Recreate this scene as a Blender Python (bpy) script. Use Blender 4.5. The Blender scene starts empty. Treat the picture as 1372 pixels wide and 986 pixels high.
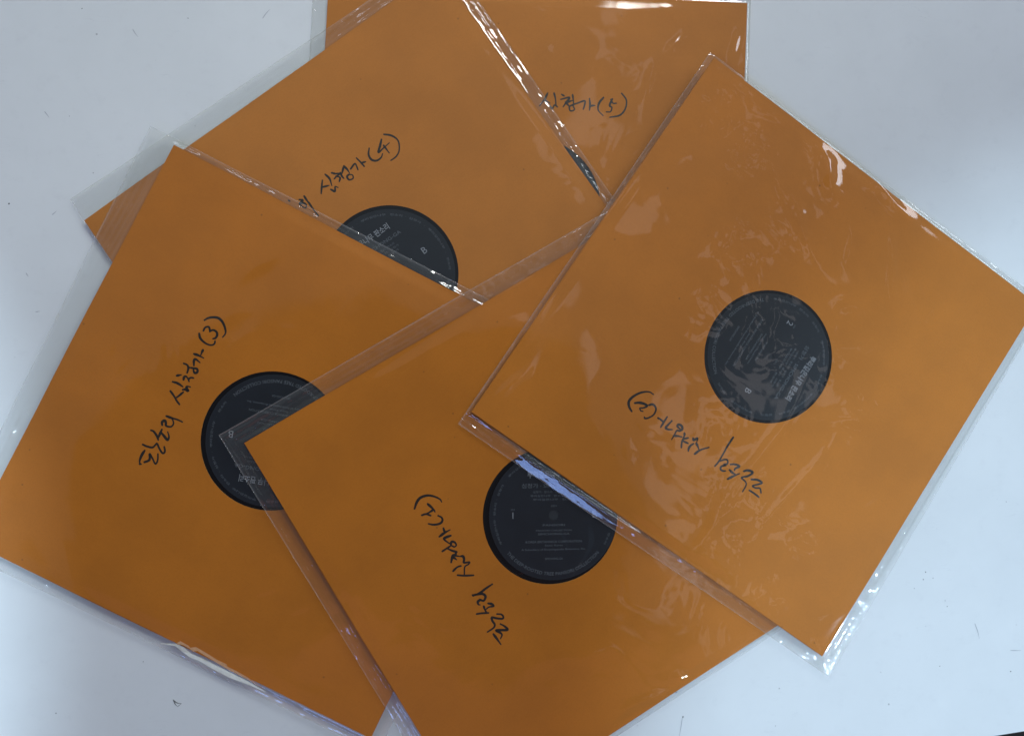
import bpy, bmesh, math, random
import numpy as np
from mathutils import Matrix, Vector

# ------------------------------------------------------------------ camera
SC = bpy.context.scene
COL = SC.collection
F_PX, TX, TY, CAM_H = 1103.2, 0.0204, -0.0719, 0.6058
cam_data = bpy.data.cameras.new('camera')
cam_data.sensor_width = 36.0
cam_data.lens = F_PX / 1372.0 * 36.0
cam_data.clip_start, cam_data.clip_end = 0.01, 50.0
cam = bpy.data.objects.new('camera', cam_data)
COL.objects.link(cam)
CAM_R = Matrix.Rotation(TX, 3, 'X') @ Matrix.Rotation(TY, 3, 'Y')
cam.matrix_world = Matrix.Translation((0, 0, CAM_H)) @ CAM_R.to_4x4()
SC.camera = cam
SC.render.engine = 'CYCLES'
SC.cycles.max_bounces = 10
SC.cycles.transparent_max_bounces = 24
SC.cycles.glossy_bounces = 3
SC.cycles.diffuse_bounces = 3
SC.cycles.caustics_reflective = False
SC.cycles.caustics_refractive = False
SC.cycles.use_denoising = True
SC.view_settings.view_transform = 'Standard'
SC.view_settings.look = 'None'
SC.view_settings.exposure = 0.0
SC.view_settings.gamma = 1.0

# ------------------------------------------------------------------ node helpers
class NT:
    def __init__(self, tree):
        self.t = tree
        tree.nodes.clear()
    def n(self, kind, **kw):
        nd = self.t.nodes.new(kind)
        for k, v in kw.items():
            if k.startswith('i_'):
                nd.inputs[int(k[2:]) if k[2:].isdigit() else k[2:].replace('_', ' ')].default_value = v
            else:
                setattr(nd, k, v)
        return nd
    def l(self, a, b):
        self.t.links.new(a, b)
    def m(self, op, a, b=None, c=None, clamp=False):
        nd = self.t.nodes.new('ShaderNodeMath'); nd.operation = op; nd.use_clamp = clamp
        for k, v in enumerate((a, b, c)):
            if v is None: continue
            if isinstance(v, (int, float)): nd.inputs[k].default_value = v
            else: self.l(v, nd.inputs[k])
        return nd.outputs[0]
    def mix(self, f, a, b):
        nd = self.t.nodes.new('ShaderNodeMix'); nd.data_type = 'RGBA'
        for k, v in ((0, f), (6, a), (7, b)):
            if isinstance(v, (int, float)): nd.inputs[k].default_value = v
            elif isinstance(v, tuple): nd.inputs[k].default_value = v if len(v) == 4 else v + (1,)
            else: self.l(v, nd.inputs[k])
        return nd.outputs[2]
    def step(self, x, lo, hi):
        nd = self.t.nodes.new('ShaderNodeMapRange'); nd.interpolation_type = 'SMOOTHSTEP'
        self.l(x, nd.inputs[0]); nd.inputs[1].default_value = lo; nd.inputs[2].default_value = hi
        return nd.outputs[0]

# ------------------------------------------------------------------ room light (world)
world = bpy.data.worlds.new('World'); SC.world = world; world.use_nodes = True
w = NT(world.node_tree)
tc = w.n('ShaderNodeTexCoord')
sep = w.n('ShaderNodeSeparateXYZ'); w.l(tc.outputs['Generated'], sep.inputs[0])
zc = w.m('MAXIMUM', sep.outputs[2], 0.03)
gx = w.m('DIVIDE', sep.outputs[0], zc); gy = w.m('DIVIDE', sep.outputs[1], zc)
comb = w.n('ShaderNodeCombineXYZ'); w.l(gx, comb.inputs[0]); w.l(gy, comb.inputs[1])
wn = w.n('ShaderNodeTexNoise', i_Scale=3.0, i_Detail=3.0); w.l(comb.outputs[0], wn.inputs['Vector'])
nz = w.m('MULTIPLY_ADD', wn.outputs[0], 0.30, -0.15)
# ceiling and walls of the room
gr = w.m('SQRT', w.m('ADD', w.m('MULTIPLY', gx, gx), w.m('MULTIPLY', gy, gy)))
near = w.mix(w.step(gy, -0.5, 0.6), (0.07, 0.10, 0.14), (0.20, 0.23, 0.25))
wall = w.mix(w.step(gy, -0.8, 1.2), (0.07, 0.09, 0.11), (0.30, 0.37, 0.385))
base = w.mix(w.step(gr, 0.72, 1.05), near, wall)
# pale noise patches added overhead for the wrinkled film to reflect
tn = w.n('ShaderNodeTexNoise', i_Scale=7.4, i_Detail=2.2, i_Roughness=0.55); w.l(comb.outputs[0], tn.inputs['Vector'])
tm = w.m('MULTIPLY', w.step(tn.outputs[0], 0.562, 0.577), w.m('MULTIPLY', w.step(gx, 0.08, 0.16), w.m('SUBTRACT', 1.0, w.step(gr, 0.62, 0.7))))
base = w.mix(tm, base, (0.80, 0.76, 0.76))
# the photographer leaning over the table: an unlit body between the table and the ceiling
ex = w.m('DIVIDE', w.m('ADD', gx, 0.10), 0.40); ey = w.m('DIVIDE', w.m('ADD', gy, 0.22), 0.34)
rr = w.m('ADD', w.m('SQRT', w.m('ADD', w.m('MULTIPLY', ex, ex), w.m('MULTIPLY', ey, ey))), nz)
head = w.m('SUBTRACT', 1.0, w.step(rr, 0.93, 1.0))
bodx = w.m('ABSOLUTE', w.m('ADD', gx, 0.05))
body = w.m('MULTIPLY', w.m('SUBTRACT', 1.0, w.step(w.m('ADD', bodx, nz), 0.50, 0.56)), w.m('SUBTRACT', 1.0, w.step(w.m('ADD', gy, nz), -0.36, -0.30)))
dark = w.m('MAXIMUM', head, body)
col = w.mix(dark, base, (0.035, 0.035, 0.04))
# clothing of the photographer: a dull red-brown area further down
cl = w.m('MULTIPLY', body, w.m('SUBTRACT', 1.0, w.step(w.m('ADD', gy, w.m('MULTIPLY', nz, 1.5)), -0.40, -0.37)))
col = w.mix(cl, col, (0.36, 0.13, 0.11))
# below the horizon: the dim lower half of the room
col = w.mix(w.step(sep.outputs[2], -0.05, 0.08), (0.20, 0.22, 0.26), col)
def bright_rect(x0, x1, y0, y1, c, soft=0.02):
    global col
    a = w.m('MULTIPLY', w.step(gx, x0 - soft, x0 + soft), w.m('SUBTRACT', 1.0, w.step(gx, x1 - soft, x1 + soft)))
    b = w.m('MULTIPLY', w.step(gy, y0 - soft, y0 + soft), w.m('SUBTRACT', 1.0, w.step(gy, y1 - soft, y1 + soft)))
    k = w.m('MULTIPLY', w.m('MULTIPLY', a, b), w.step(sep.outputs[2], 0.0, 0.05))
    col = w.mix(k, col, c)
bright_rect(0.84, 1.40, 0.34, 0.88, (7.2, 8.0, 8.4))       # bright patch added at the right, sized for the film's glints
bright_rect(-0.52, -0.12, -1.14, -0.74, (2.8, 4.4, 9.4))   # window behind and to the left
bright_rect(-0.55, 0.15, 1.15, 1.45, (6.0, 6.4, 6.8))      # bright patch added to the world ahead
bgn = w.n('ShaderNodeBackground', i_Strength=1.0); w.l(col, bgn.inputs[0])
wo = w.n('ShaderNodeOutputWorld'); w.l(bgn.outputs[0], wo.inputs[0])
world.cycles.sampling_method = 'MANUAL'; world.cycles.sample_map_resolution = 1024

# ------------------------------------------------------------------ pixel -> place
def ray(px, py):
    d = CAM_R @ Vector(((px - 686.0) / F_PX, -(py - 493.0) / F_PX, -1.0))
    return Vector((0, 0, CAM_H)), d
def at_z(px, py, z=0.0):
    o, d = ray(px, py); t = (z - o.z) / d.z
    return o + d * t

# ------------------------------------------------------------------ lamps: the daylight pools left and right of the photographer, and an added top fill
def spot(name, tgt, off, h, power, col_, deg, blend, radius):
    tgt = Vector((tgt[0], tgt[1], 0)); loc = Vector((tgt.x + off[0], tgt.y + off[1], h))
    d = bpy.data.lights.new(name, 'SPOT'); d.energy = power; d.color = col_
    d.spot_size = math.radians(deg); d.spot_blend = blend; d.shadow_soft_size = radius
    o = bpy.data.objects.new(name, d); COL.objects.link(o); o.location = loc
    o.rotation_euler = (tgt - loc).to_track_quat('-Z', 'Y').to_euler()
    return o
spot('window_light', (.85, -.46), (1.3, -0.9), 2.4, 290.0, (0.62, 0.83, 1.0), 23.0, 0.14, 0.05)
spot('window_light', (-1.0, -.22), (-0.9, -0.3), 2.4, 320.0, (0.64, 0.83, 1.0), 26.3, 0.06, 0.05)
spot('top_fill_spot', (-.02, .40), (1.15, 2.25), 3.2, 400.0, (0.95, 0.98, 0.92), 14.0, 1.0, 0.46)  # unseen spot added to brighten the upper part, fading downwards

# ------------------------------------------------------------------ smooth noise
_rng = np.random.RandomState(7)
_TAB = _rng.rand(256, 256)
def vnoise(x, y, seed=0):
    x = x + seed * 17.31; y = y + seed * 9.77
    xi = np.floor(x).astype(int); yi = np.floor(y).astype(int)
    fx = x - xi; fy = y - yi
    fx = fx * fx * fx * (fx * (fx * 6 - 15) + 10); fy = fy * fy * fy * (fy * (fy * 6 - 15) + 10)
    a = _TAB[xi & 255, yi & 255]; b = _TAB[(xi + 1) & 255, yi & 255]
    c = _TAB[xi & 255, (yi + 1) & 255]; d = _TAB[(xi + 1) & 255, (yi + 1) & 255]
    return (a * (1 - fx) + b * fx) * (1 - fy) + (c * (1 - fx) + d * fx) * fy - 0.5
def fbm(x, y, seed=0, octv=3, gain=0.45):
    s = 0; a = 1.0; f = 1.0
    for k in range(octv):
        s = s + a * vnoise(x * f * math.cos(k) - y * f * math.sin(k), x * f * math.sin(k) + y * f * math.cos(k), seed + k * 3)
        a *= gain; f *= 2.03
    return s
def sstep(x, lo, hi):
    t = np.clip((x - lo) / (hi - lo), 0, 1); return t * t * (3 - 2 * t)

# ------------------------------------------------------------------ materials
def mat(name):
    m = bpy.data.materials.new(name); m.use_nodes = True
    return m, NT(m.node_tree)
def finish(k, sh):
    o = k.n('ShaderNodeOutputMaterial'); k.l(sh, o.inputs[0])

def kraft_material(tint, seed):
    m, k = mat('kraft_paper')
    t = k.n('ShaderNodeTexCoord')
    mp = k.n('ShaderNodeMapping'); k.l(t.outputs['Object'], mp.inputs[0]); mp.inputs['Location'].default_value = (seed, seed * .7, 0)
    n1 = k.n('ShaderNodeTexNoise', i_Scale=14.0, i_Detail=5.0, i_Roughness=0.6); k.l(mp.outputs[0], n1.inputs['Vector'])
    n2 = k.n('ShaderNodeTexNoise', i_Scale=900.0, i_Detail=3.0, i_Roughness=0.7); k.l(mp.outputs[0], n2.inputs['Vector'])
    mp2 = k.n('ShaderNodeMapping'); k.l(mp.outputs[0], mp2.inputs[0]); mp2.inputs['Scale'].default_value = (1.0, 4.0, 1.0)
    n3 = k.n('ShaderNodeTexNoise', i_Scale=160.0, i_Detail=4.0, i_Roughness=0.7); k.l(mp2.outputs[0], n3.inputs['Vector'])
    c = k.mix(k.step(n1.outputs[0], 0.3, 0.72), tuple(v * 0.93 for v in tint), tuple(v * 1.07 for v in tint))
    c = k.mix(k.m('MULTIPLY', k.step(n2.outputs[0], 0.42, 0.75), 0.22), c, tuple(v * 0.70 for v in tint))
    c = k.mix(k.m('MULTIPLY', k.step(n3.outputs[0], 0.5, 0.8), 0.22), c, (tint[0] * 1.12, tint[1] * 1.25, tint[2] * 1.7))
    vo = k.n('ShaderNodeTexVoronoi', i_Scale=46.0); k.l(mp.outputs[0], vo.inputs['Vector'])
    c = k.mix(k.m('MULTIPLY', k.m('SUBTRACT', 1.0, k.step(vo.outputs['Distance'], 0.02, 0.045)), 0.45), c, (0.10, 0.045, 0.015))
    b = k.n('ShaderNodeBsdfPrincipled', i_Roughness=0.62); k.l(c, b.inputs['Base Color'])
    b.inputs['Specular IOR Level'].default_value = 0.25
    bp = k.n('ShaderNodeBump', i_Strength=0.25, i_Distance=0.0002); k.l(n2.outputs[0], bp.inputs['Height']); k.l(bp.outputs[0], b.inputs['Normal'])
    finish(k, b.outputs[0]); return m
def plain(name, c, rough=0.6, spec=0.4, noise=None, bump=0.0):
    m, k = mat(name)
    b = k.n('ShaderNodeBsdfPrincipled', i_Roughness=rough); b.inputs['Specular IOR Level'].default_value = spec
    if noise:
        t = k.n('ShaderNodeTexCoord'); n = k.n('ShaderNodeTexNoise', i_Scale=noise, i_Detail=4.0); k.l(t.outputs['Object'], n.inputs['Vector'])
        k.l(k.mix(n.outputs[0], tuple(v * 0.75 for v in c), tuple(v * 1.25 for v in c)), b.inputs['Base Color'])
        if bump:
            bp = k.n('ShaderNodeBump', i_Strength=bump, i_Distance=0.0002); k.l(n.outputs[0], bp.inputs['Height']); k.l(bp.outputs[0], b.inputs['Normal'])
    else:
        b.inputs['Base Color'].default_value = c + (1,)
    finish(k, b.outputs[0]); return m
M_EDGE = plain('paper_cut_edge', (0.66, 0.44, 0.19), 0.8, 0.2, 700.0)
M_TORN = plain('torn_paper_core', (0.72, 0.42, 0.22), 0.9, 0.1, 500.0, 0.4)
M_WHITE_TEAR = plain('creased_clear_tape', (0.80, 0.82, 0.74), 0.5, 0.4, 300.0, 0.4)
M_INK = plain('black_felt_ink', (0.018, 0.015, 0.010), 0.45, 0.4)
M_LABEL = plain('printed_label_paper', (0.0125, 0.0165, 0.022), 0.42, 0.35, 60.0)
M_VINYL = plain('black_vinyl', (0.004, 0.004, 0.005), 0.22, 0.5)
M_PRINT = plain('grey_label_print', (0.12, 0.135, 0.15), 0.6, 0.2)
M_PRINT_BRIGHT = plain('bright_label_print', (0.25, 0.27, 0.29), 0.6, 0.2)

def film_material():
    m, k = mat('clear_polypropylene_film')
    # both faces of a thin sheet reflect alike: undo the inside-the-glass case on the back
    fr = k.n('ShaderNodeFresnel'); ge = k.n('ShaderNodeNewGeometry')
    k.l(k.m('MULTIPLY_ADD', ge.outputs['Backfacing'], 1 / 1.5 - 1.5, 1.5), fr.inputs['IOR'])
    f = k.m('MULTIPLY', fr.outputs[0], 1.2, clamp=True)
    gl = k.n('ShaderNodeBsdfGlossy', i_Roughness=0.035); gl.inputs['Color'].default_value = (0.96, 0.95, 0.98, 1)
    tr = k.n('ShaderNodeBsdfTransparent'); tr.inputs['Color'].default_value = (0.988, 0.99, 0.985, 1)
    at = k.n('ShaderNodeAttribute', attribute_name='haze')
    df = k.n('ShaderNodeBsdfDiffuse'); df.inputs['Color'].default_value = (0.86, 0.84, 0.80, 1)
    tl = k.n('ShaderNodeBsdfTranslucent'); tl.inputs['Color'].default_value = (0.86, 0.84, 0.80, 1)
    hz = k.n('ShaderNodeMixShader'); hz.inputs[0].default_value = 0.45; k.l(df.outputs[0], hz.inputs[1]); k.l(tl.outputs[0], hz.inputs[2])
    s1 = k.n('ShaderNodeMixShader'); k.l(at.outputs['Fac'], s1.inputs[0]); k.l(tr.outputs[0], s1.inputs[1]); k.l(hz.outputs[0], s1.inputs[2])
    s2 = k.n('ShaderNodeMixShader'); k.l(f, s2.inputs[0]); k.l(s1.outputs[0], s2.inputs[1]); k.l(gl.outputs[0], s2.inputs[2])
    finish(k, s2.outputs[0]); return m
M_FILM = film_material()

def table_material():
    m, k = mat('white_laminate')
    t = k.n('ShaderNodeTexCoord')
    n1 = k.n('ShaderNodeTexNoise', i_Scale=5.0, i_Detail=5.0, i_Roughness=0.6); k.l(t.outputs['Object'], n1.inputs['Vector'])
    n2 = k.n('ShaderNodeTexNoise', i_Scale=70.0, i_Detail=6.0, i_Roughness=0.7); k.l(t.outputs['Object'], n2.inputs['Vector'])
    n3 = k.n('ShaderNodeTexNoise', i_Scale=26.0, i_Detail=3.0); k.l(t.outputs['Object'], n3.inputs['Vector'])
    c = k.mix(k.step(n1.outputs[0], 0.3, 0.7), (0.705, 0.74, 0.745), (0.77, 0.805, 0.81))
    c = k.mix(k.m('MULTIPLY', k.step(n2.outputs[0], 0.52, 0.75), 0.16), c, (0.56, 0.58, 0.60))
    vo = k.n('ShaderNodeTexVoronoi', i_Scale=58.0); k.l(t.outputs['Object'], vo.inputs['Vector'])
    sp = k.m('MULTIPLY', k.m('SUBTRACT', 1.0, k.step(vo.outputs['Distance'], 0.03, 0.055)), k.step(n3.outputs[0], 0.53, 0.62))
    c = k.mix(k.m('MULTIPLY', sp, 0.55), c, (0.22, 0.24, 0.26))
    mp = k.n('ShaderNodeMapping'); k.l(t.outputs['Object'], mp.inputs[0]); mp.inputs['Scale'].default_value = (1.0, 9.0, 1.0); mp.inputs['Rotation'].default_value = (0, 0, 0.7)
    n4 = k.n('ShaderNodeTexNoise', i_Scale=22.0, i_Detail=2.0); k.l(mp.outputs[0], n4.inputs['Vector'])
    ln = k.m('SUBTRACT', 1.0, k.step(k.m('ABSOLUTE', k.m('SUBTRACT', n4.outputs[0], 0.5)), 0.0, 0.006))
    c = k.mix(k.m('MULTIPLY', k.m('MULTIPLY', ln, k.step(n3.outputs[0], 0.56, 0.7)), 0.22), c, (0.45, 0.47, 0.5))
    b = k.n('ShaderNodeBsdfPrincipled', i_Roughness=0.55); k.l(c, b.inputs['Base Color']); b.inputs['Specular IOR Level'].default_value = 0.3
    bp = k.n('ShaderNodeBump', i_Strength=0.15, i_Distance=0.0003); k.l(n2.outputs[0], bp.inputs['Height']); k.l(bp.outputs[0], b.inputs['Normal'])
    finish(k, b.outputs[0]); return m
M_TABLE = table_material()
M_SCUFF = plain('grey_scuff', (0.48, 0.51, 0.54), 0.8, 0.1)
M_SPECK = plain("dark_speck", (0.16, 0.17, 0.18), 0.8, 0.1)

# ------------------------------------------------------------------ object helpers
def tag(o, label=None, cat=None, group=None, kind=None):
    if label: o['label'] = label
    if cat: o['category'] = cat
    if group: o['group'] = group
    if kind: o['kind'] = kind
    return o
def link(name, me, parent=None, mats=()):
    o = bpy.data.objects.new(name, me); COL.objects.link(o)
    for m in mats: me.materials.append(m)
    if parent is not None: o.parent = parent
    return o
def mesh_np(name, co, faces, smooth=True, matidx=None):
    me = bpy.data.meshes.new(name)
    co = np.asarray(co, dtype=np.float32); me.vertices.add(len(co)); me.vertices.foreach_set('co', co.ravel())
    faces = np.asarray(faces, dtype=np.int32); n, q = faces.shape
    me.loops.add(n * q); me.loops.foreach_set('vertex_index', faces.ravel())
    me.polygons.add(n); me.polygons.foreach_set('loop_start', np.arange(0, n * q, q, dtype=np.int32))
    me.polygons.foreach_set('loop_total', np.full(n, q, dtype=np.int32))
    if matidx is not None: me.polygons.foreach_set('material_index', np.asarray(matidx, dtype=np.int32))
    me.update(calc_edges=True)
    me.polygons.foreach_set('use_smooth', np.full(n, smooth)); me.validate(); me.update()
    return me
def empty(name, M):
    o = bpy.data.objects.new(name, None); o.empty_display_size = 0.02; COL.objects.link(o); o.matrix_world = M
    return o
def bm_mesh(name, bm):
    me = bpy.data.meshes.new(name); bm.to_mesh(me); bm.free(); return me

# ------------------------------------------------------------------ table and floor
p0, p1 = at_z(1300, 992), at_z(1372, 980.5)
ed = (p1 - p0).normalized(); nrm = Vector((-ed.y, ed.x, 0))
t_root = empty('table', Matrix.Translation((0, 0, 0)))
tag(t_root, 'white scuffed laminate tabletop that all the record sleeves lie on', 'table')
bm = bmesh.new()
c = [p0 - ed * 1.15, p0 + ed * 0.35, p0 + ed * 0.35 + nrm * 0.85, p0 - ed * 1.15 + nrm * 0.85]
top = [bm.verts.new((v.x, v.y, 0)) for v in c]; bot = [bm.verts.new((v.x, v.y, -0.03)) for v in c]
bm.faces.new(top); bm.faces.new(bot[::-1])
for i in range(4): bm.faces.new((top[i], bot[i], bot[(i + 1) % 4], top[(i + 1) % 4]))
bmesh.ops.recalc_face_normals(bm, faces=bm.faces)
bmesh.ops.bevel(bm, geom=list(bm.edges), offset=0.0015, segments=2, affect='EDGES')
link('tabletop', bm_mesh('tabletop', bm), t_root, [M_TABLE])
M_LEG = plain('grey_steel', (0.35, 0.35, 0.36), 0.4)
cx = sum(v.x for v in c) / 4; cy = sum(v.y for v in c) / 4
for v in c:
    q = Vector((v.x + (cx - v.x) * 0.12, v.y + (cy - v.y) * 0.12, 0))
    bm = bmesh.new(); bmesh.ops.create_cone(bm, cap_ends=True, segments=16, radius1=0.018, radius2=0.022, depth=0.69)
    bmesh.ops.translate(bm, verts=bm.verts, vec=(q.x, q.y, -0.031 - 0.345)); link('leg', bm_mesh('leg', bm), t_root, [M_LEG])
bm = bmesh.new(); bmesh.ops.create_grid(bm, x_segments=1, y_segments=1, size=4.0)
bmesh.ops.translate(bm, verts=bm.verts, vec=(0, 0, -0.722))
tag(link('floor', bm_mesh('floor', bm), None, [plain('dark_floor', (0.015, 0.012, 0.012), 0.8, 0.2, 6.0)]), kind='structure')

# ------------------------------------------------------------------ stroke ribbons
def ribbon(bm, pts, wd, z, taper=0.55, seed=0):
    pts = [Vector(p) for p in pts]
    if len(pts) > 2:                                  # Catmull-Rom smoothing
        out = []
        P = [pts[0] * 2 - pts[1]] + pts + [pts[-1] * 2 - pts[-2]]
        for i in range(1, len(P) - 2):
            for k in range(5):
                t = k / 5.0
                out.append(0.5 * ((2 * P[i]) + (P[i + 1] - P[i - 1]) * t + (2 * P[i - 1] - 5 * P[i] + 4 * P[i + 1] - P[i + 2]) * t * t + (3 * P[i] - P[i - 1] - 3 * P[i + 1] + P[i + 2]) * t ** 3))
        out.append(pts[-1]); pts = out
    else:
        pts = [pts[0].lerp(pts[1], t) for t in (0, .2, .4, .6, .8, 1)]
    n = len(pts); L = []; R = []
    for i, p in enumerate(pts):
        d = (pts[min(i + 1, n - 1)] - pts[max(i - 1, 0)])
        if d.length < 1e-9: d = Vector((1, 0))
        d.normalize(); nn = Vector((-d.y, d.x)); t = i / (n - 1)
        ww = wd * 0.5 * (1.0 + 0.18 * math.sin(seed + t * 5)) * (1 - (1 - taper) * t ** 2.2) * (0.75 + 0.25 * min(1, t * 6))
        L.append(bm.verts.new((p.x + nn.x * ww, p.y + nn.y * ww, z))); R.append(bm.verts.new((p.x - nn.x * ww, p.y - nn.y * ww, z)))
    for i in range(n - 1):
        try: bm.faces.new((R[i], R[i + 1], L[i + 1], L[i]))
        except ValueError: pass
    for p, r, s in ((pts[0], wd * 0.40, 1), (pts[-1], wd * 0.5 * taper * 0.9, 2)):    # round ends
        f = [bm.verts.new((p.x + r * math.cos(a), p.y + r * math.sin(a), z + 0.000004 * s)) for a in [k * math.tau / 10 for k in range(10)]]
        bm.faces.new(f)

# scuffs, specks and a chip on the table, as in the photograph
bm = bmesh.new()
def tp(px, py, z=0.00012):
    v = at_z(px, py); return (v.x, v.y)
for s in [((178, 40), (181, 45), (185, 50)), ((352, 25), (357, 18), (362, 13)), ((48, 418), (54, 417)), ((35, 366), (38, 371)), ((1306, 835), (1310, 846), (1312, 855)),
          ((1354, 871), (1368, 871)), ((914, 962), (912, 975), (910, 986)), ((60, 150), (66, 158)), ((70, 288), (76, 283))]:
    ribbon(bm, [tp(*q) for q in s], 0.0006, 0.00010, 0.4)
o = link('scuff_marks', bm_mesh('scuff_marks', bm), t_root, [M_SCUFF]); o['kind'] = 'stuff'
bm = bmesh.new(); random.seed(4)
for (px, py, r) in [(110, 12, 1.3), (252, 25, 1.0), (12, 273, 1.8), (93, 156, .9), (125, 232, 1.0), (915, 960, 1.7), (1237, 776, 1.4), (1240, 766, 1.6), (1225, 788, 1.0), (1354, 899, 1.3),
                    (1269, 812, 1.0), (1259, 892, 1.0), (1044, 922, 1.1), (1039, 972, .9), (192, 886, 1.0), (75, 955, 1.2), (906, 927, 1.3), (1348, 672, 1.0), (1250, 774, 1.0), (1180, 900, .8)]:
    v = at_z(px, py); r *= 0.00038; ph = random.random() * 6
    f = [bm.verts.new((v.x + r * random.uniform(.6, 1.2) * math.cos(a + ph), v.y + r * random.uniform(.6, 1.2) * math.sin(a + ph), 0.00012)) for a in [k * math.tau / 7 for k in range(7)]]
    bm.faces.new(f)
ribbon(bm, [tp(232, 937), tp(235, 943), tp(238, 946)], 0.0005, 0.00013); ribbon(bm, [tp(232, 937), tp(237, 941), tp(243, 942)], 0.0006, 0.00014); ribbon(bm, [tp(238, 946), tp(243, 942)], 0.0003, 0.00015)
o = link('dark_specks', bm_mesh('dark_specks', bm), t_root, [M_SPECK]); o['kind'] = 'stuff'

# ------------------------------------------------------------------ lettering
_tc = {}
def text_mesh(s, size, align='CENTER', bold=0.0, sx=1.0):
    cu = bpy.data.curves.new('t', 'FONT'); cu.body = s; cu.size = size; cu.align_x = align; cu.align_y = 'CENTER'; cu.offset = bold
    cu.resolution_u = 2
    ob = bpy.data.objects.new('t', cu); COL.objects.link(ob); bpy.context.view_layer.update()
    me = bpy.data.meshes.new_from_object(ob.evaluated_get(bpy.context.evaluated_depsgraph_get()))
    vs = [(v.co.x * sx, v.co.y) for v in me.vertices]; fs = [tuple(p.vertices) for p in me.polygons]
    bpy.data.objects.remove(ob); bpy.data.curves.remove(cu); bpy.data.meshes.remove(me)
    return vs, fs
def put_text(bm, s, size, x, y, z, width=None, bold=0.0):
    vs, fs = text_mesh(s, size, bold=bold)
    if width:
        w0 = max(v[0] for v in vs) - min(v[0] for v in vs); k = width / w0
        vs = [(a * k, b) for a, b in vs]
    V = [bm.verts.new((a + x, b + y, z)) for a, b in vs]
    for f in fs:
        try: bm.faces.new([V[i] for i in f])
        except ValueError: pass
def put_arc(bm, s, size, r, a0, a1, z, inward=False, bold=0.0):
    """text bent along an arc; a0/a1 in degrees. inward: read counter-clockwise with feet outward"""
    vs, fs = text_mesh(s, size, bold=bold)
    xs = [v[0] for v in vs]; lo, hi = min(xs), max(xs); V = []
    for a, b in vs:
        t = (a - lo) / (hi - lo); th = math.radians(a0 + (a1 - a0) * t); rr = r - b if inward else r + b
        V.append(bm.verts.new((rr * math.cos(th), rr * math.sin(th), z)))
    for f in fs:
        try: bm.faces.new([V[i] for i in f])
        except ValueError: pass

# ------------------------------------------------------------------ the five units
POSE = {5: (.05942, .13692, -.04), 4: (-.04412, .08236, .6328), 3: (-.12727, -.03936, -.4662), 1: (.06905, -.09618, .5377), 2: (.2312, .02056, -.6057)}
PLANE = {5: (0, 0, .0002), 4: (0, 0, .0036), 3: (0, 0, .0070), 1: (-.03453, .01738, .0127959), 2: (-.03922, .01459, .0171104)}
CENTRE_PX = {5: (716, 274), 4: (523, 366), 3: (364, 590.5), 1: (738, 691), 2: (1030, 478)}
LABEL_ROT = {5: 0, 4: 35, 3: 170, 1: 0, 2: -123}
Z_TOP = 0.0026                      # face of the paper above the unit's underside
HOLE_R = 0.0493
# paper corners (photo pixels), order: local -x+y, +x+y, +x-y, -x-y ; None = hidden, squared up from the others
PAPER = {2: [(958, 77), (1391, 408), (1103, 879), (632, 552)],
         3: [(232, 194), None, (496, 989), (-44, 725)],
         4: [(112, 295), (585, -40), None, None],
         5: [(441, -22), (1001.5, 4), None, None],
         1: [(327, 594), None, None, (635, 1103)]}
# film margins in metres beyond the paper: left, right, top, bottom (local), refined by corners where seen
FILM_PX = {2: [(951, 71), None, (1111, 906), (614.5, 568)],
           3: [(202, 169), None, None, (-74, 728)],
           4: [(94, 268), (594, -66), None, None],
           5: [(421, -40), (1006.5, -4), None, None],
           1: [(293, 583), None, None, None]}
MARGIN = {2: (.004, .0065, .005, .018), 3: (.013, .010, .008, .0075), 4: (.007, .0075, .0125, .008), 5: (.010, .003, .004, .008), 1: (.011, .010, .0125, .004)}

def frame(i):
    A, B, C = PLANE[i]; n = Vector((-A, -B, 1)).normalized()
    a = POSE[i][2]; ux = Vector((math.cos(a), math.sin(a), 0)); ux = (ux - n * ux.dot(n)).normalized(); uy = n.cross(ux)
    o, d = ray(*CENTRE_PX[i])
    # centre of the hole on the paper face
    pt = Vector((0, 0, C)) + n * Z_TOP
    t = (pt - o).dot(n) / d.dot(n); X = o + d * t - n * Z_TOP
    return Matrix((( ux.x, uy.x, n.x, X.x), (ux.y, uy.y, n.y, X.y), (ux.z, uy.z, n.z, X.z), (0, 0, 0, 1)))
FR = {i: frame(i) for i in POSE}
def loc(i, px, py, z=Z_TOP):
    """photo pixel -> local point on the plane z of unit i"""
    inv = FR[i].inverted(); o, d = ray(px, py); o = inv @ o; d = inv.to_3x3() @ d
    t = (z - o.z) / d.z; p = o + d * t
    return np.array([p.x, p.y])

SIDE = 0.3130
def paper_quad(i):
    q = PAPER[i]; P = [None if k is None else loc(i, *k) for k in q]
    if i == 3:
        P[1] = P[0] + (P[2] - P[3])
    if i == 4:
        e = P[1] - P[0]; P[1] = P[0] + e / np.linalg.norm(e) * SIDE; e = P[1] - P[0]; dn = loc(4, 147.4, 347.9) - P[0]; dn = dn / np.linalg.norm(dn) * SIDE
        dr = loc(4, 800, 266) - loc(4, 617, 6); dr = dr / np.linalg.norm(dr) * SIDE
        P[3] = P[0] + dn; P[2] = P[1] + dr
    if i == 5:
        dl = loc(5, 435, 70) - loc(5, 439, 0); P[0] = loc(5, 440, -22)
        P[3] = P[0] + dl / np.linalg.norm(dl) * SIDE
        dr = loc(5, 998, 105) - P[1]; P[2] = P[1] + dr / np.linalg.norm(dr) * SIDE
    if i == 1:
        e = loc(1, 770, 335) - P[0]; P[1] = P[0] + e / np.linalg.norm(e) * SIDE
        e = loc(1, 1040, 840) - P[3]; P[2] = P[3] + e / np.linalg.norm(e) * SIDE
    return np.array(P)
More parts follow.
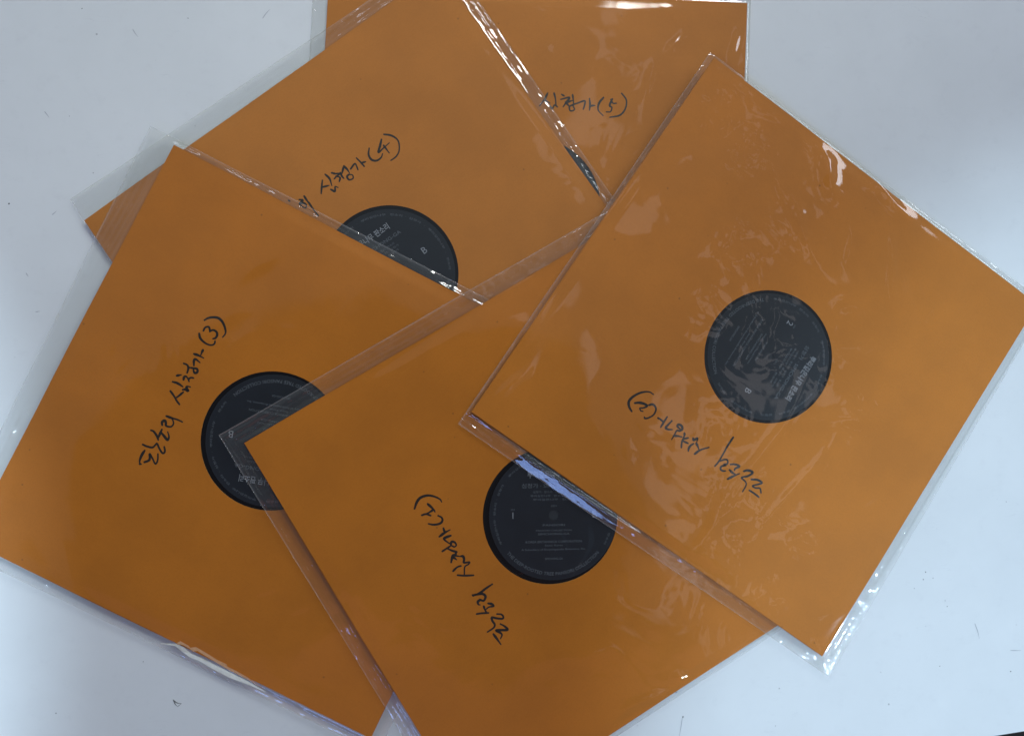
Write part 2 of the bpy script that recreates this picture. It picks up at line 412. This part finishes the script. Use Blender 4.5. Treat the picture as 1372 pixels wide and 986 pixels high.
PQ = {i: paper_quad(i) for i in POSE}
def film_quad(i):
    l, r, t, b = MARGIN[i]; P = PQ[i].copy(); c = P.mean(0)
    ex = (P[1] - P[0] + P[2] - P[3]); ex /= np.linalg.norm(ex); ey = np.array([-ex[1], ex[0]])
    Q = [P[0] - ex * l + ey * t, P[1] + ex * r + ey * t, P[2] + ex * r - ey * b, P[3] - ex * l - ey * b]
    for k, q in enumerate(FILM_PX[i]):
        if q is not None: Q[k] = loc(i, q[0], q[1], 0.0010)
    return np.array(Q)
FQ = {i: film_quad(i) for i in POSE}

def qdist(Q, x, y):
    """distance outside convex quad (clockwise corner order); negative inside"""
    d = np.full(x.shape, -1e9)
    for k in range(4):
        a, b = Q[k], Q[(k + 1) % 4]; e = b - a; n = np.array([-e[1], e[0]]); n = n / np.linalg.norm(n)
        cen = Q.mean(0)
        if n @ (cen - a) > 0: n = -n
        d = np.maximum(d, n[0] * (x - a[0]) + n[1] * (y - a[1]))
    return d
def paper_z(i, x, y):
    r = np.hypot(x, y)
    s = 1 - sstep(r, 0.132, 0.178)
    e = sstep(-qdist(PQ[i], x, y), 0.0, 0.010)
    z = 0.0015 + 0.0011 * np.maximum(s * e, 0) + 0.0011 * e * 0.18 * (1 - s)
    z = z + 0.00022 * fbm(x * 22, y * 22, 40 + i, 2) * e
    return np.minimum(z, Z_TOP + 0.0001)

def paper_panel(i):
    Q = PQ[i]; rnd = np.random.RandomState(i)
    N = 360; th = np.linspace(0, 2 * math.pi, N, endpoint=False)
    for q in Q:                                   # snap one spoke to each corner
        a = math.atan2(q[1], q[0]) % (2 * math.pi); th[np.argmin(np.abs((th - a + math.pi) % (2 * math.pi) - math.pi))] = a
    D = np.full(N, 1e9); side = np.zeros(N, int)
    for k in range(4):
        a, b = Q[k], Q[(k + 1) % 4]; e = b - a
        den = np.cos(th) * e[1] - np.sin(th) * e[0]; t = (a[0] * e[1] - a[1] * e[0]) / np.where(abs(den) < 1e-12, 1e-12, den)
        ok = (t > 0) & (t < D); D = np.where(ok, t, D); side = np.where(ok, k, side)
    rough = {1: {0: .00028}, 4: {1: .00040}, 2: {0: .0001}, 3: {2: .00025, 0: .0001}, 5: {}}[i]
    jit = np.zeros(N)
    for k in range(4):
        amp = rough.get(k, .00005); jit = np.where(side == k, amp * (rnd.rand(N) - .6) * 1.6, jit)
    cor = np.array([np.min(np.hypot(D * np.cos(th) - q[0], D * np.sin(th) - q[1]) * 0 + np.inf) for q in Q])
    D = D + jit
    ts = np.concatenate([np.linspace(0, .85, 30), np.linspace(.87, 1, 16)]); K = len(ts)
    rad = HOLE_R + (D[None, :] - HOLE_R) * ts[:, None]
    X = rad * np.cos(th)[None]; Y = rad * np.sin(th)[None]; Zt = paper_z(i, X, Y); TH = 0.00035
    top = np.stack([X, Y, Zt], -1).reshape(-1, 3); bot = np.stack([X, Y, Zt - TH], -1).reshape(-1, 3)
    co = [top, bot]; F = []; MI = []
    idx = np.arange(K * N).reshape(K, N); nx = np.roll(idx, -1, 1)
    f = np.stack([idx[:-1], idx[1:], nx[1:], nx[:-1]], -1).reshape(-1, 4); F.append(f); MI += [0] * len(f)
    f2 = f[:, ::-1] + K * N; F.append(f2); MI += [0] * len(f2)
    base = 2 * K * N
    for row, flip in ((K - 1, False), (0, True)):
        a = top[idx[row]]; b = bot[idx[row]]; co += [a, b]; ii = np.arange(N); jj = np.roll(ii, -1)
        g = np.stack([base + ii, base + N + ii, base + N + jj, base + jj], -1)
        if flip: g = g[:, ::-1]
        F.append(g); MI += [1] * len(g); base += 2 * N
    return mesh_np('front_panel', np.concatenate(co), np.concatenate(F), True, MI)

def back_panel(i):
    Q = PQ[i]; cen = Q.mean(0); bm = bmesh.new(); ring = []
    for k in range(4):
        for t in np.linspace(0, 1, 12, endpoint=False):
            p = Q[k] * (1 - t) + Q[(k + 1) % 4] * t; p = p + (p - cen) / np.linalg.norm(p - cen) * (0.0004 + 0.0003 * math.sin(9 * t + k))
            ring.append(p)
    a = [bm.verts.new((p[0], p[1], 0.0008)) for p in ring]; b = [bm.verts.new((p[0], p[1], 0.0004)) for p in ring]
    bm.faces.new(a); bm.faces.new(b[::-1])
    for k in range(len(ring)):
        f = bm.faces.new((a[k], b[k], b[(k + 1) % len(ring)], a[(k + 1) % len(ring)])); f.material_index = 1
    bmesh.ops.recalc_face_normals(bm, faces=bm.faces)
    return bm_mesh('back_panel', bm)

# ---- film geometry
WR = {1: 0.9, 2: 1.0, 3: 0.8, 4: 0.55, 5: 0.8}
BUMPS = {  # px, py, rx, ry (m), angle of long axis in the photo (deg, counter-clockwise), height (m)
 2: [(1110, 230, .0062, .016, -68, .0034), (1188, 262, .0055, .019, -36, .0030), (1196, 362, .0028, .024, -79, .0011), (1139, 335, .0030, .012, -88, .0006),
     (1075, 300, .006, .030, -62, .0009), (985, 350, .012, .024, 40, .0008), (930, 205, .010, .016, 20, .0005), (1150, 480, .010, .022, 25, .0008),
     (1010, 620, .004, .055, 63, .0008), (960, 700, .005, .04, 60, .0006), (1060, 660, .005, .05, 60, .0008), (1000, 800, .008, .020, 30, .0003),
     (1150, 560, .006, .040, 15, .0009), (680, 520, .004, .022, 55, .0008), (1045, 250, .004, .020, -60, .0006)],
 3: [(330, 740, .004, .022, 80, .0005), (355, 790, .003, .010, 30, .0005), (400, 815, .003, .010, 35, .0004), (95, 770, .004, .018, -65, .0006), (350, 350, .008, .03, 45, .0004)],
 1: [(760, 880, .022, .006, 20, .0006), (590, 690, .010, .012, 0, .0005), (870, 935, .003, .018, 30, .0012), (912, 908, .004, .005, 0, .0010), (890, 830, .02, .02, 10, .0003), (560, 800, .012, .04, -60, .0005)],
 4: [(760, 250, .010, .02, 50, .0004), (640, 60, .006, .02, -50, .0003)],
 5: [(905, 60, .004, .014, 60, .0006), (985, 60, .003, .018, 88, .0008), (800, 80, .012, .02, 80, .0004), (870, 110, .004, .02, 85, .0006)]}
def film_sheets(i):
    Q = FQ[i]; n = 300
    t = np.linspace(0, 1, n); tt = 0.5 - 0.5 * np.cos(math.pi * t); t = 0.45 * tt + 0.55 * t      # denser near the rims
    S, T = np.meshgrid(t, t)
    XY = ((1 - S) * (1 - T))[..., None] * Q[0] + (S * (1 - T))[..., None] * Q[1] + (S * T)[..., None] * Q[2] + ((1 - S) * T)[..., None] * Q[3]
    X, Y = XY[..., 0], XY[..., 1]
    # cut edges of thin film are never ruler straight
    edge = np.minimum(np.minimum(S, 1 - S), np.minimum(T, 1 - T))
    X = X + 0.0007 * fbm(X * 9, Y * 9, 90 + i, 2) * (1 - sstep(edge, 0, .05)); Y = Y + 0.0007 * fbm(X * 9, Y * 9, 95 + i, 2) * (1 - sstep(edge, 0, .05))
    d = qdist(PQ[i], X, Y); df = -qdist(Q, X, Y); dm = np.clip(d, 0, 1)
    rim = sstep(df, 0.0, 0.003)
    # inside: lies on the paper, buckled
    cx_, cy_ = X * 30, Y * 30
    wx = fbm(cx_ * .5, cy_ * .5, 11 + i, 2) * 2.2; wy = fbm(cx_ * .5, cy_ * .5, 23 + i, 2) * 2.2
    base_w = fbm(cx_ + wx * 1.6, cy_ + wy * 1.6, 31 + i, 3, .42)
    patch = sstep(fbm(X * 11, Y * 11, 51 + i, 2), -0.08, 0.22)
    wr = 0.00042 * WR[i] * np.maximum(base_w + .12, 0) * (0.25 + 0.75 * patch)
    wr = wr + 0.00010 * WR[i] * np.maximum(fbm(cx_ * 2.4 + wx * 2, cy_ * 2.4 + wy * 2, 61 + i, 3, .5), 0) * patch
    wr = wr + 0.0006 * WR[i] * (fbm(X * 7, Y * 7, 71 + i, 1) + .5)
    for (px, py, rx, ry, ang, h) in BUMPS[i]:
        p = loc(i, px, py); p2 = loc(i, px + 10 * math.cos(math.radians(ang)), py - 10 * math.sin(math.radians(ang)))
        u = (p2 - p) / np.linalg.norm(p2 - p); a_ = (X - p[0]) * u[0] + (Y - p[1]) * u[1]; b_ = -(X - p[0]) * u[1] + (Y - p[1]) * u[0]
        L, W_ = max(rx, ry), min(rx, ry)
        b_ = b_ + 0.15 * L * np.sin(a_ / L * 1.7) + .0010 * fbm(X * 90, Y * 90, 81, 2)
        wr = wr + h * np.exp(-((a_ / L) ** 2 + (b_ / W_) ** 2) ** 0.8 * 1.1)
    if i == 2:
        zone = 0
        for (px, py, r) in [(960, 150, .020), (1010, 215, .026), (1060, 300, .030), (985, 340, .030), (940, 420, .024), (1030, 450, .036), (1100, 480, .026), (960, 560, .026), (990, 650, .028),
                            (980, 740, .024), (1030, 800, .020), (1160, 550, .020), (1130, 430, .018), (1080, 730, .016)]:
            p = loc(2, px, py); zone = np.maximum(zone, np.exp(-(((X - p[0]) ** 2 + (Y - p[1]) ** 2) / r ** 2)))
        zone = sstep(zone, .25, .8)
        qx = fbm(X * 40, Y * 40, 131, 2) * 1.6; qy = fbm(X * 40, Y * 40, 133, 2) * 1.6
        wr = wr * .8 + zone * (0.00040 * (fbm(X * 56 + qx, Y * 56 + qy, 135, 3, .5) + .6) + .00012 * fbm(X * 170 + qx * 2, Y * 190 + qy * 2, 137, 2))
    zin = np.maximum(paper_z(i, X, Y), 0.0015) + 0.00012 + wr
    # margins: the two sheets come together and crumple
    mw = 0.0045
    fall = 1 - sstep(dm, 0.0003, mw)
    al = fbm(X * 150, Y * 150, 101 + i, 3, .5); al2 = fbm(X * 55, Y * 55, 111 + i, 2, .5)
    crum = (0.00055 * al + 0.0009 * al2) * sstep(dm, 0.0, 0.002) * (0.35 + 0.65 * sstep(df, 0, .0012))
    crum = crum + 0.00027 * np.sin(dm * 1500 + 5 * fbm(X * 16, Y * 16, 141 + i, 2)) * sstep(dm, .001, .003) * (0.4 + 0.6 * sstep(fbm(X * 20, Y * 20, 151 + i, 1), -.1, .2))
    zm = 0.0009 + crum
    if i == 2:            # the wide open end of this cover stands up in a smooth ridge
        def along(a, b):
            A, B = loc(2, *a), loc(2, *b); e = (B - A) / np.linalg.norm(B - A)
            return ((X - A[0]) * e[0] + (Y - A[1]) * e[1]) / np.linalg.norm(B - A), -(X - A[0]) * e[1] + (Y - A[1]) * e[0]
        u_, v_ = along((652, 588), (905, 755))
        k_ = sstep(u_, 0.05, .22) * (1 - sstep(u_, .62, 1.0)) * (dm > 0)
        zm = zm * (1 - .75 * k_) + k_ * (0.0006 + 0.0032 * np.clip(np.where(-v_ > -.0042, 1 - (-v_ + .0042) / .0080, 1 - (v_ - .0042) / .0045), 0, 1) ** 1.15)
    z = zin * fall + zm * (1 - fall)
    zb = 0.00012 + 0.0 * X + np.maximum(0.0004 * (fbm(X * 60, Y * 60, 121 + i, 2) + .35), 0) * sstep(dm, 0.0, .004)
    z = np.maximum(z, zb + 0.00012)
    hz_f = 0.0015 + 0.026 * sstep(dm, 0.0, 0.001) + 0.10 * (1 - sstep(df, 0.0004, 0.0011)) + 0.03 * sstep(al, .35, .7) * sstep(dm, 0, .001)
    hz_b = 0.002 + 0.022 * sstep(dm, 0.0, 0.001) + 0.06 * (1 - sstep(df, 0.0004, 0.0011))
    idx = np.arange(n * n).reshape(n, n)
    f = np.stack([idx[:-1, :-1], idx[1:, :-1], idx[1:, 1:], idx[:-1, 1:]], -1).reshape(-1, 4)
    out = []
    for nm, zz, hz in (('front_film', z, hz_f), ('back_film', zb, hz_b)):
        if nm == 'back_film':
            s = slice(None, None, 2) if False else slice(None)
        me = mesh_np(nm, np.stack([X, Y, zz], -1).reshape(-1, 3), f, True)
        at = me.attributes.new('haze', 'FLOAT', 'POINT'); at.data.foreach_set('value', hz.ravel().astype(np.float32))
        out.append(me)
    # heat-welded seam: a thin bead along the rim
    ring = [(0, k) for k in range(n - 1)] + [(k, n - 1) for k in range(n - 1)] + [(n - 1, k) for k in range(n - 1, 0, -1)] + [(k, 0) for k in range(n - 1, 0, -1)]
    P = np.array([(X[r], Y[r], z[r]) for r in ring]); m_ = len(P); tg = np.roll(P, -1, 0) - np.roll(P, 1, 0); tg /= np.linalg.norm(tg, axis=1)[:, None]
    nn = np.cross(tg, (0, 0, 1)); nn /= np.linalg.norm(nn, axis=1)[:, None]; up = np.array((0, 0, 1.0))
    V = []; R_ = 0.00013
    for a in range(5):
        an = a * math.tau / 5; V.append(P + nn * R_ * math.cos(an) + up * R_ * math.sin(an))
    V = np.stack(V, 1).reshape(-1, 3); ff = []
    for k in range(m_):
        k2 = (k + 1) % m_
        for a in range(5): ff.append((k * 5 + a, k * 5 + (a + 1) % 5, k2 * 5 + (a + 1) % 5, k2 * 5 + a))
    me = mesh_np('welded_seam', V, ff, True); at = me.attributes.new('haze', 'FLOAT', 'POINT'); at.data.foreach_set('value', np.full(len(V), .22, dtype=np.float32))
    out.append(me)
    return out

# ---- records
def disc_mesh():
    bm = bmesh.new(); prof = [(0.0036, .00085), (0.0036, .00215), (0.0500, .00215), (0.0505, .00190), (0.108, .00190), (0.134, .00125), (0.1495, .00102), (0.1505, .00094), (0.1495, .00085)]
    n = 128; rings = [[bm.verts.new((r * math.cos(k * math.tau / n), r * math.sin(k * math.tau / n), z)) for k in range(n)] for r, z in prof]
    for a in range(len(rings)):
        A, B = rings[a], rings[(a + 1) % len(rings)]
        for k in range(n): bm.faces.new((A[k], A[(k + 1) % n], B[(k + 1) % n], B[k]))
    bmesh.ops.recalc_face_normals(bm, faces=bm.faces); return bm_mesh('disc', bm)
def ringdisc(name, r0, r1, z, th=0.00008, n=96):
    bm = bmesh.new(); prof = [(r0, z), (r1, z), (r1, z - th), (r0, z - th)]
    rings = [[bm.verts.new((r * math.cos(k * math.tau / n), r * math.sin(k * math.tau / n), zz)) for k in range(n)] for r, zz in prof]
    for a in range(4):
        A, B = rings[a], rings[(a + 1) % 4]
        for k in range(n): bm.faces.new((A[k], A[(k + 1) % n], B[(k + 1) % n], B[k]))
    bmesh.ops.recalc_face_normals(bm, faces=bm.faces); return bm_mesh(name, bm)
ZL = 0.00226
def label_print(num):
    bm = bmesh.new(); z = ZL + 0.00002; c = .01
    put_text(bm, '심청가 · SIMCHONG-GA', .0037, 0, .0212, z, .047)
    put_text(bm, '심청가 · 판소리 · 심청가 · 판소리', .0019, 0, .0168, z, .030)
    put_text(bm, '뿌리깊은나무 · 판소리 · 심청가', .0017, 0, .0140, z, .034)
    put_text(bm, '뿌리깊은나무 · 판소리', .0017, 0, .0113, z, .030)
    put_text(bm, '심청가', .0016, 0, .0066, z)
    put_text(bm, 'PANSORI', .0020, 0, -.0072, z, .016)
    put_text(bm, 'PANSORI COLLECTION', .0016, 0, -.0110, z, .026)
    put_text(bm, 'SIMCHONG-GA', .0020, 0, -.0136, z, .023)
    put_text(bm, 'KOREA BRITANNICA CORPORATION', .0023, 0, -.0192, z, .041)
    put_text(bm, 'Seoul, Korea', .0018, 0, -.0218, z, .013)
    put_text(bm, 'A Subsidiary of Encyclopaedia Britannica, Inc.', .0019, 0, -.0247, z, .047)
    put_text(bm, 'SIMCHONG-GA', .0022, 0, -.0315, z, .013)
    put_text(bm, 'SIDE', .0015, -.0298, .0044, z)
    put_arc(bm, 'THE DEEP-ROOTED TREE PANSORI COLLECTION', .0034, .0425, 218, 320, z, True)
    s = '뿌리깊은나무   판소리  ·  심청가   ·   뿌리깊은나무   ·   판소리   ·   '
    put_arc(bm, (s * 2).strip(' ·'), .0018, .0430, 208, -30, z)
    bm2 = bmesh.new()
    put_text(bm2, '뿌리깊은나무 판소리', .0056, 0, .0292, z, .038, .00008)
    bm3 = bmesh.new(); put_text(bm3, num, .0068, -.0298, 0, z)
    bm4 = bmesh.new(); put_text(bm4, 'B', .0070, .0298, 0, z)
    return bm_mesh('label_print', bm), bm_mesh('label_title', bm2), bm_mesh('side_number', bm3), bm_mesh('side_letter', bm4)
DISC = disc_mesh(); LAB = ringdisc('record_label', .0036, .0470, ZL)
HOLE_CAP = ringdisc('spindle_hole_cap', .0001, .0037, .0019, .0002, 32); HOLE_CAP.materials.append(plain('hole_shade_grey', (0.035, 0.04, 0.045), 0.7, 0.2))  # cap added in the open hole; its grey stands for the shade inside
DISC.materials.append(M_VINYL); LAB.materials.append(M_LABEL)

# ---- handwriting, traced stroke by stroke (origin px, zoom factor, strokes in zoomed pixels)
HAND = {
 5: [(700, 100, 5.478, [
    [(185, 138), (165, 178), (125, 232)], [(160, 188), (202, 212)], [(232, 138), (242, 180), (246, 226)], [(205, 234), (218, 252), (236, 226), (258, 240)],
    [(288, 148), (308, 160)], [(282, 184), (345, 170), (322, 205), (298, 240)], [(316, 204), (346, 238)], [(330, 205), (372, 190)], [(368, 150), (372, 180), (376, 218)],
    [(372, 222), (345, 238), (352, 268), (382, 258), (372, 226), (410, 210), (455, 194)], [(412, 208), (457, 194), (456, 225), (446, 258)],
    [(492, 178), (496, 220), (492, 264)], [(494, 232), (532, 228)],
    [(595, 170), (562, 212), (556, 262), (592, 303)], [(660, 180), (640, 228), (656, 244), (646, 274), (614, 276)], [(650, 184), (664, 212), (690, 212)],
    [(728, 140), (762, 188), (756, 250), (715, 300), (640, 315)]])],
 4: [(370, 170, 7.622, [
    [(236, 745), (272, 752), (240, 786), (282, 780), (308, 802), (296, 832), (240, 796)], [(285, 708), (345, 800)], [(330, 770), (385, 850), (432, 912)], [(128, 754), (142, 762)],
    [(472, 548), (466, 610), (460, 685)], [(470, 618), (540, 600)], [(500, 486), (545, 530), (568, 602)], [(558, 640), (600, 660), (602, 612), (632, 622)],
    [(566, 472), (598, 474)], [(588, 482), (650, 480), (618, 505), (592, 535)], [(612, 505), (652, 520), (644, 562)], [(655, 468), (668, 500), (692, 530)], [(692, 400), (668, 490)], [(692, 402), (728, 440), (748, 472)],
    [(745, 486), (724, 510), (745, 542), (785, 528), (780, 495), (742, 486)],
    [(760, 432), (802, 378), (820, 400), (836, 442)], [(820, 320), (862, 362), (902, 408)], [(866, 370), (915, 358)],
    [(950, 220), (944, 285), (975, 338), (1030, 346), (1074, 312), (1086, 276)],
    [(1076, 130), (1060, 200), (1044, 264), (1100, 214), (1156, 166)], [(1096, 190), (1156, 270)],
    [(1100, 78), (1180, 92), (1246, 145), (1256, 240), (1225, 305), (1170, 346)]])],
 3: [(180, 550, 12.33, [
    [(170, 660), (125, 730), (90, 820), (88, 880)], [(88, 880), (115, 884)], [(165, 852), (240, 822), (255, 780), (252, 712), (300, 790), (348, 880), (385, 820), (390, 710)],
    [(138, 560), (220, 595), (300, 608), (345, 570), (375, 545), (415, 630), (468, 705), (505, 670), (492, 590)],
    [(275, 325), (320, 345), (372, 420), (396, 488)], [(455, 312), (420, 390), (398, 450)], [(452, 372), (500, 430), (548, 485), (572, 430), (550, 350)],
    [(460, 240), (458, 190), (500, 165), (520, 200), (525, 250), (600, 268), (645, 225), (640, 170), (608, 120)], [(528, 90), (620, 125), (710, 150), (795, 188)]]),
    (220, 480, 12.33, [
    [(102, 540), (160, 620), (205, 700), (255, 765)], [(208, 645), (260, 605), (318, 555)], [(140, 388), (220, 412), (308, 470)], [(305, 520), (350, 515), (395, 540), (365, 480), (390, 465), (432, 475)],
    [(205, 288), (282, 272)], [(318, 355), (330, 310), (360, 298), (390, 335), (412, 385)], [(400, 345), (440, 320), (490, 328)],
    [(322, 85), (378, 110), (400, 160), (378, 245)], [(398, 150), (460, 160), (540, 175), (548, 225), (510, 245), (485, 210), (490, 165)],
    [(490, 118), (492, 40), (520, 15), (590, 72)]]),
    (240, 415, 12.33, [
    [(245, 730), (310, 750), (405, 798)], [(395, 662), (375, 705), (358, 748)],
    [(332, 392), (350, 470), (430, 550), (520, 585), (580, 565), (595, 515)], [(402, 348), (430, 295), (485, 282), (505, 320), (508, 362)], [(508, 360), (560, 335), (615, 365), (628, 420), (600, 468), (555, 480)],
    [(420, 172), (480, 138), (580, 125), (660, 145), (720, 210), (760, 310), (765, 390), (718, 455)]])],
 1: [(545, 655, 12.33, [
    [(128, 325), (165, 220), (230, 140), (350, 105), (460, 125), (550, 170), (575, 212)], [(345, 245), (395, 290), (450, 345), (465, 378)], [(440, 340), (380, 380), (320, 415)], [(250, 432), (320, 412), (400, 440)],
    [(520, 440), (575, 470), (590, 520), (550, 568), (450, 588), (355, 572)],
    [(605, 645), (620, 690), (640, 715)], [(538, 785), (620, 725), (715, 672)], [(728, 768), (640, 800), (615, 825), (670, 875), (735, 915)]]),
    (585, 715, 12.33, [
    [(235, 180), (250, 130), (300, 140), (325, 185), (290, 215), (245, 190)], [(95, 288), (160, 245), (230, 200)], [(190, 248), (260, 278), (340, 298)], [(320, 300), (315, 350)],
    [(240, 470), (255, 400), (275, 350), (330, 362), (375, 372)], [(275, 385), (330, 425)], [(400, 368), (435, 370), (455, 420), (450, 475), (545, 465), (520, 505), (465, 545), (458, 670)],
    [(272, 615), (320, 565), (365, 538), (408, 528)], [(345, 680), (450, 688), (615, 682)]]),
    (625, 775, 9.86, [
    [(340, 72), (260, 125), (180, 185), (85, 228)], [(80, 215), (150, 205), (215, 200), (252, 235), (225, 290), (165, 270), (215, 295)], [(190, 275), (152, 300), (155, 335), (178, 345)],
    [(285, 325), (335, 335), (358, 362), (300, 372), (262, 400)], [(228, 362), (240, 400), (262, 440)], [(135, 465), (200, 455), (295, 450)],
    [(405, 465), (460, 470), (488, 505), (470, 528), (400, 522), (335, 510), (345, 560), (372, 600), (360, 645), (275, 705)],
    [(450, 598), (500, 625), (545, 672), (470, 678), (390, 682), (450, 715), (470, 745), (450, 790)], [(355, 730), (400, 790), (455, 868)]])],
 2: [(835, 520, 12.32, [
    [(140, 382), (100, 310), (92, 225), (150, 150), (260, 85), (360, 60), (440, 65), (500, 105)], [(190, 245), (270, 240), (350, 260), (395, 295), (330, 325), (275, 330), (290, 370), (325, 382)],
    [(425, 280), (480, 265), (525, 300), (540, 360), (500, 440), (420, 488), (360, 500), (350, 475)],
    [(575, 490), (620, 520), (660, 555)], [(725, 475), (670, 560), (618, 645)], [(802, 540), (735, 610), (702, 655), (745, 680), (810, 682)],
    [(935, 670), (895, 630), (915, 600), (965, 625), (975, 675), (930, 705), (885, 700), (840, 780), (800, 845)], [(830, 785), (900, 790), (970, 805)],
    [(1012, 740), (1008, 790), (975, 860)], [(1070, 820), (985, 848), (965, 920), (960, 985)], [(985, 870), (1075, 912)], [(1160, 915), (1110, 950), (1080, 1000), (1075, 1040)]]),
    (920, 580, 10.955, [
    [(95, 75), (105, 105), (160, 75), (150, 130)], [(140, 150), (162, 190), (180, 240)], [(118, 308), (200, 250), (330, 210)],
    [(685, 62), (600, 190), (540, 300), (470, 420), (412, 488)], [(485, 412), (560, 390), (600, 400), (598, 450), (545, 460), (580, 470), (510, 490), (500, 530), (530, 555), (572, 555)],
    [(645, 462), (700, 458), (775, 488), (715, 520), (700, 550)], [(628, 540), (670, 580), (715, 605)], [(600, 675), (680, 635), (775, 595)],
    [(838, 560), (900, 548), (970, 578), (900, 630), (805, 655), (860, 710), (872, 765), (820, 860)],
    [(948, 680), (1040, 688), (1105, 730), (1040, 755), (965, 775), (1010, 805), (1075, 812), (1092, 880)], [(920, 840), (990, 885), (1062, 942)]])],
}

PLAB = {5: 'orange kraft record sleeve handwritten (5), bottom of the fan, at the top edge',
        4: 'orange kraft record sleeve handwritten (4), over the (5) sleeve at the upper left',
        3: 'orange kraft record sleeve handwritten (3), lying leftmost with a torn lower edge',
        1: 'orange kraft record sleeve handwritten (1), lower middle, partly covered by the (2) sleeve',
        2: 'orange kraft record sleeve handwritten (2), topmost of the fan at the right, uncovered'}
RLAB = {5: 'black record showing only a thin sliver in the sleeve handwritten (5)',
        4: 'black record showing the upper half of its label in the sleeve handwritten (4)',
        3: 'black record whose label is crossed by a clear film corner, in the sleeve handwritten (3)',
        1: 'black record with side 1 label in the lower middle sleeve handwritten (1)',
        2: 'black record with its whole label showing in the sleeve handwritten (2)'}
FLAB = {5: 'clear plastic outer cover round the sleeve handwritten (5) at the top edge',
        4: 'clear plastic outer cover round the sleeve (4) with a crinkled corner at the upper left',
        3: 'clear plastic outer cover round the leftmost sleeve (3) with a wide left margin',
        1: 'clear plastic cover of sleeve (1), its corner lying over the label of sleeve (3)',
        2: 'wrinkled clear plastic cover of the topmost sleeve (2), glossy bulge at upper right'}
TINT = {1: (.54, .172, .010), 2: (.57, .190, .016), 3: (.54, .172, .010), 4: (.54, .19, .024), 5: (.54, .188, .022)}
SIDE_NO = {1: '1', 2: '2', 3: '3', 4: '4', 5: '5'}
RECORD_PX = {1: (742, 690), 2: (1030, 478), 3: (366, 590.5), 4: (523, 367), 5: (716, 274)}

for i in (5, 4, 3, 1, 2):
    M = FR[i]
    # paper sleeve
    ps = empty('paper_sleeve', M); tag(ps, PLAB[i], 'record sleeve', 'orange record sleeves fanned out on the table')
    mk = kraft_material(TINT[i], i * 1.7)
    link('front_panel', paper_panel(i), ps, [mk, M_EDGE])
    link('back_panel', back_panel(i), ps, [mk, M_EDGE])
    bm = bmesh.new(); cnt = 0
    for (x0, y0, sc, strokes) in HAND[i]:
        for st in strokes:
            pts = [tuple(loc(i, x0 + a / sc, y0 + b / sc)) for a, b in st]
            ribbon(bm, pts, 0.00175 if i in (1, 2, 3) else 0.0015, 0.0, 0.6, cnt); cnt += 1
    vs = np.array([v.co[:] for v in bm.verts]); zz = paper_z(i, vs[:, 0], vs[:, 1]) + 0.00003 + vs[:, 2]
    for v, z_ in zip(bm.verts, zz): v.co.z = z_
    link('handwriting', bm_mesh('handwriting', bm), ps, [M_INK])
    # record
    rp = loc(i, *RECORD_PX[i], ZL)
    R = empty('vinyl_record', M @ Matrix.Translation((rp[0], rp[1], 0)) @ Matrix.Rotation(math.radians(LABEL_ROT[i]) - POSE[i][2], 4, 'Z'))
    tag(R, RLAB[i], 'vinyl record', 'records inside the paper sleeves')
    link('disc', DISC, R); lb = link('record_label', LAB, R)
    a, b, c3, c4 = label_print(SIDE_NO[i])
    link('label_print', a, lb, [M_PRINT])['kind'] = 'stuff'
    for nm, me in (('label_title', b), ('side_number', c3), ('side_letter', c4)): link(nm, me, lb, [M_PRINT_BRIGHT])
    link('spindle_hole_cap', HOLE_CAP, R)
    # outer cover
    fc = empty('plastic_cover', M); tag(fc, FLAB[i], 'plastic cover', 'clear plastic covers round the record sleeves')
    for me in film_sheets(i): link(me.name.split('.')[0], me, fc, [M_FILM])
    FR[i] = M
    if i == 3:
        # torn lower edge of the sleeve: exposed paper core and a lifted whitish flap
        def strip(pa, pb, z, seed):
            bm = bmesh.new(); n = len(pa); rnd = random.Random(seed)
            A = [bm.verts.new((*loc(3, *p), z)) for p in pa]; B = [bm.verts.new((*loc(3, *p), z - .0003)) for p in pb]
            for k in range(n - 1): bm.faces.new((A[k], B[k], B[k + 1], A[k + 1]))
            g = bmesh.ops.extrude_face_region(bm, geom=bm.faces[:]); vs_ = [v for v in g['geom'] if isinstance(v, bmesh.types.BMVert)]
            bmesh.ops.translate(bm, verts=vs_, vec=(0, 0, -.0002)); bmesh.ops.recalc_face_normals(bm, faces=bm.faces); return bm
        up = [(236, 862), (241, 859), (252, 865), (254, 868), (262, 867), (276, 875), (290, 884), (303, 890), (304, 893), (318, 900), (332, 908), (352, 922)]
        lo = [(237, 864), (243, 864), (253, 869), (257, 873), (264, 873), (278, 881), (291, 889), (303, 896), (306, 898), (318, 904), (332, 911), (352, 923)]
        o = link('torn_edge', bm_mesh('torn_edge', strip(up, lo, Z_TOP - .0008, 1)), ps, [M_TORN]); o['label'] = 'pale torn paper fibres along the lower edge'
        up2 = [(215, 862), (236, 863), (246, 868), (256, 876), (270, 882), (288, 891), (306, 900), (330, 912), (355, 926)]
        lo2 = [(214, 863), (234, 866), (243, 873), (252, 880), (268, 887), (285, 897), (306, 908), (332, 918), (356, 928)]
        o = link('lifted_flap', bm_mesh('lifted_flap', strip(up2, lo2, .0016, 2)), ps, [M_WHITE_TEAR]); o['label'] = 'whitish lifted paper flap below the torn edge'
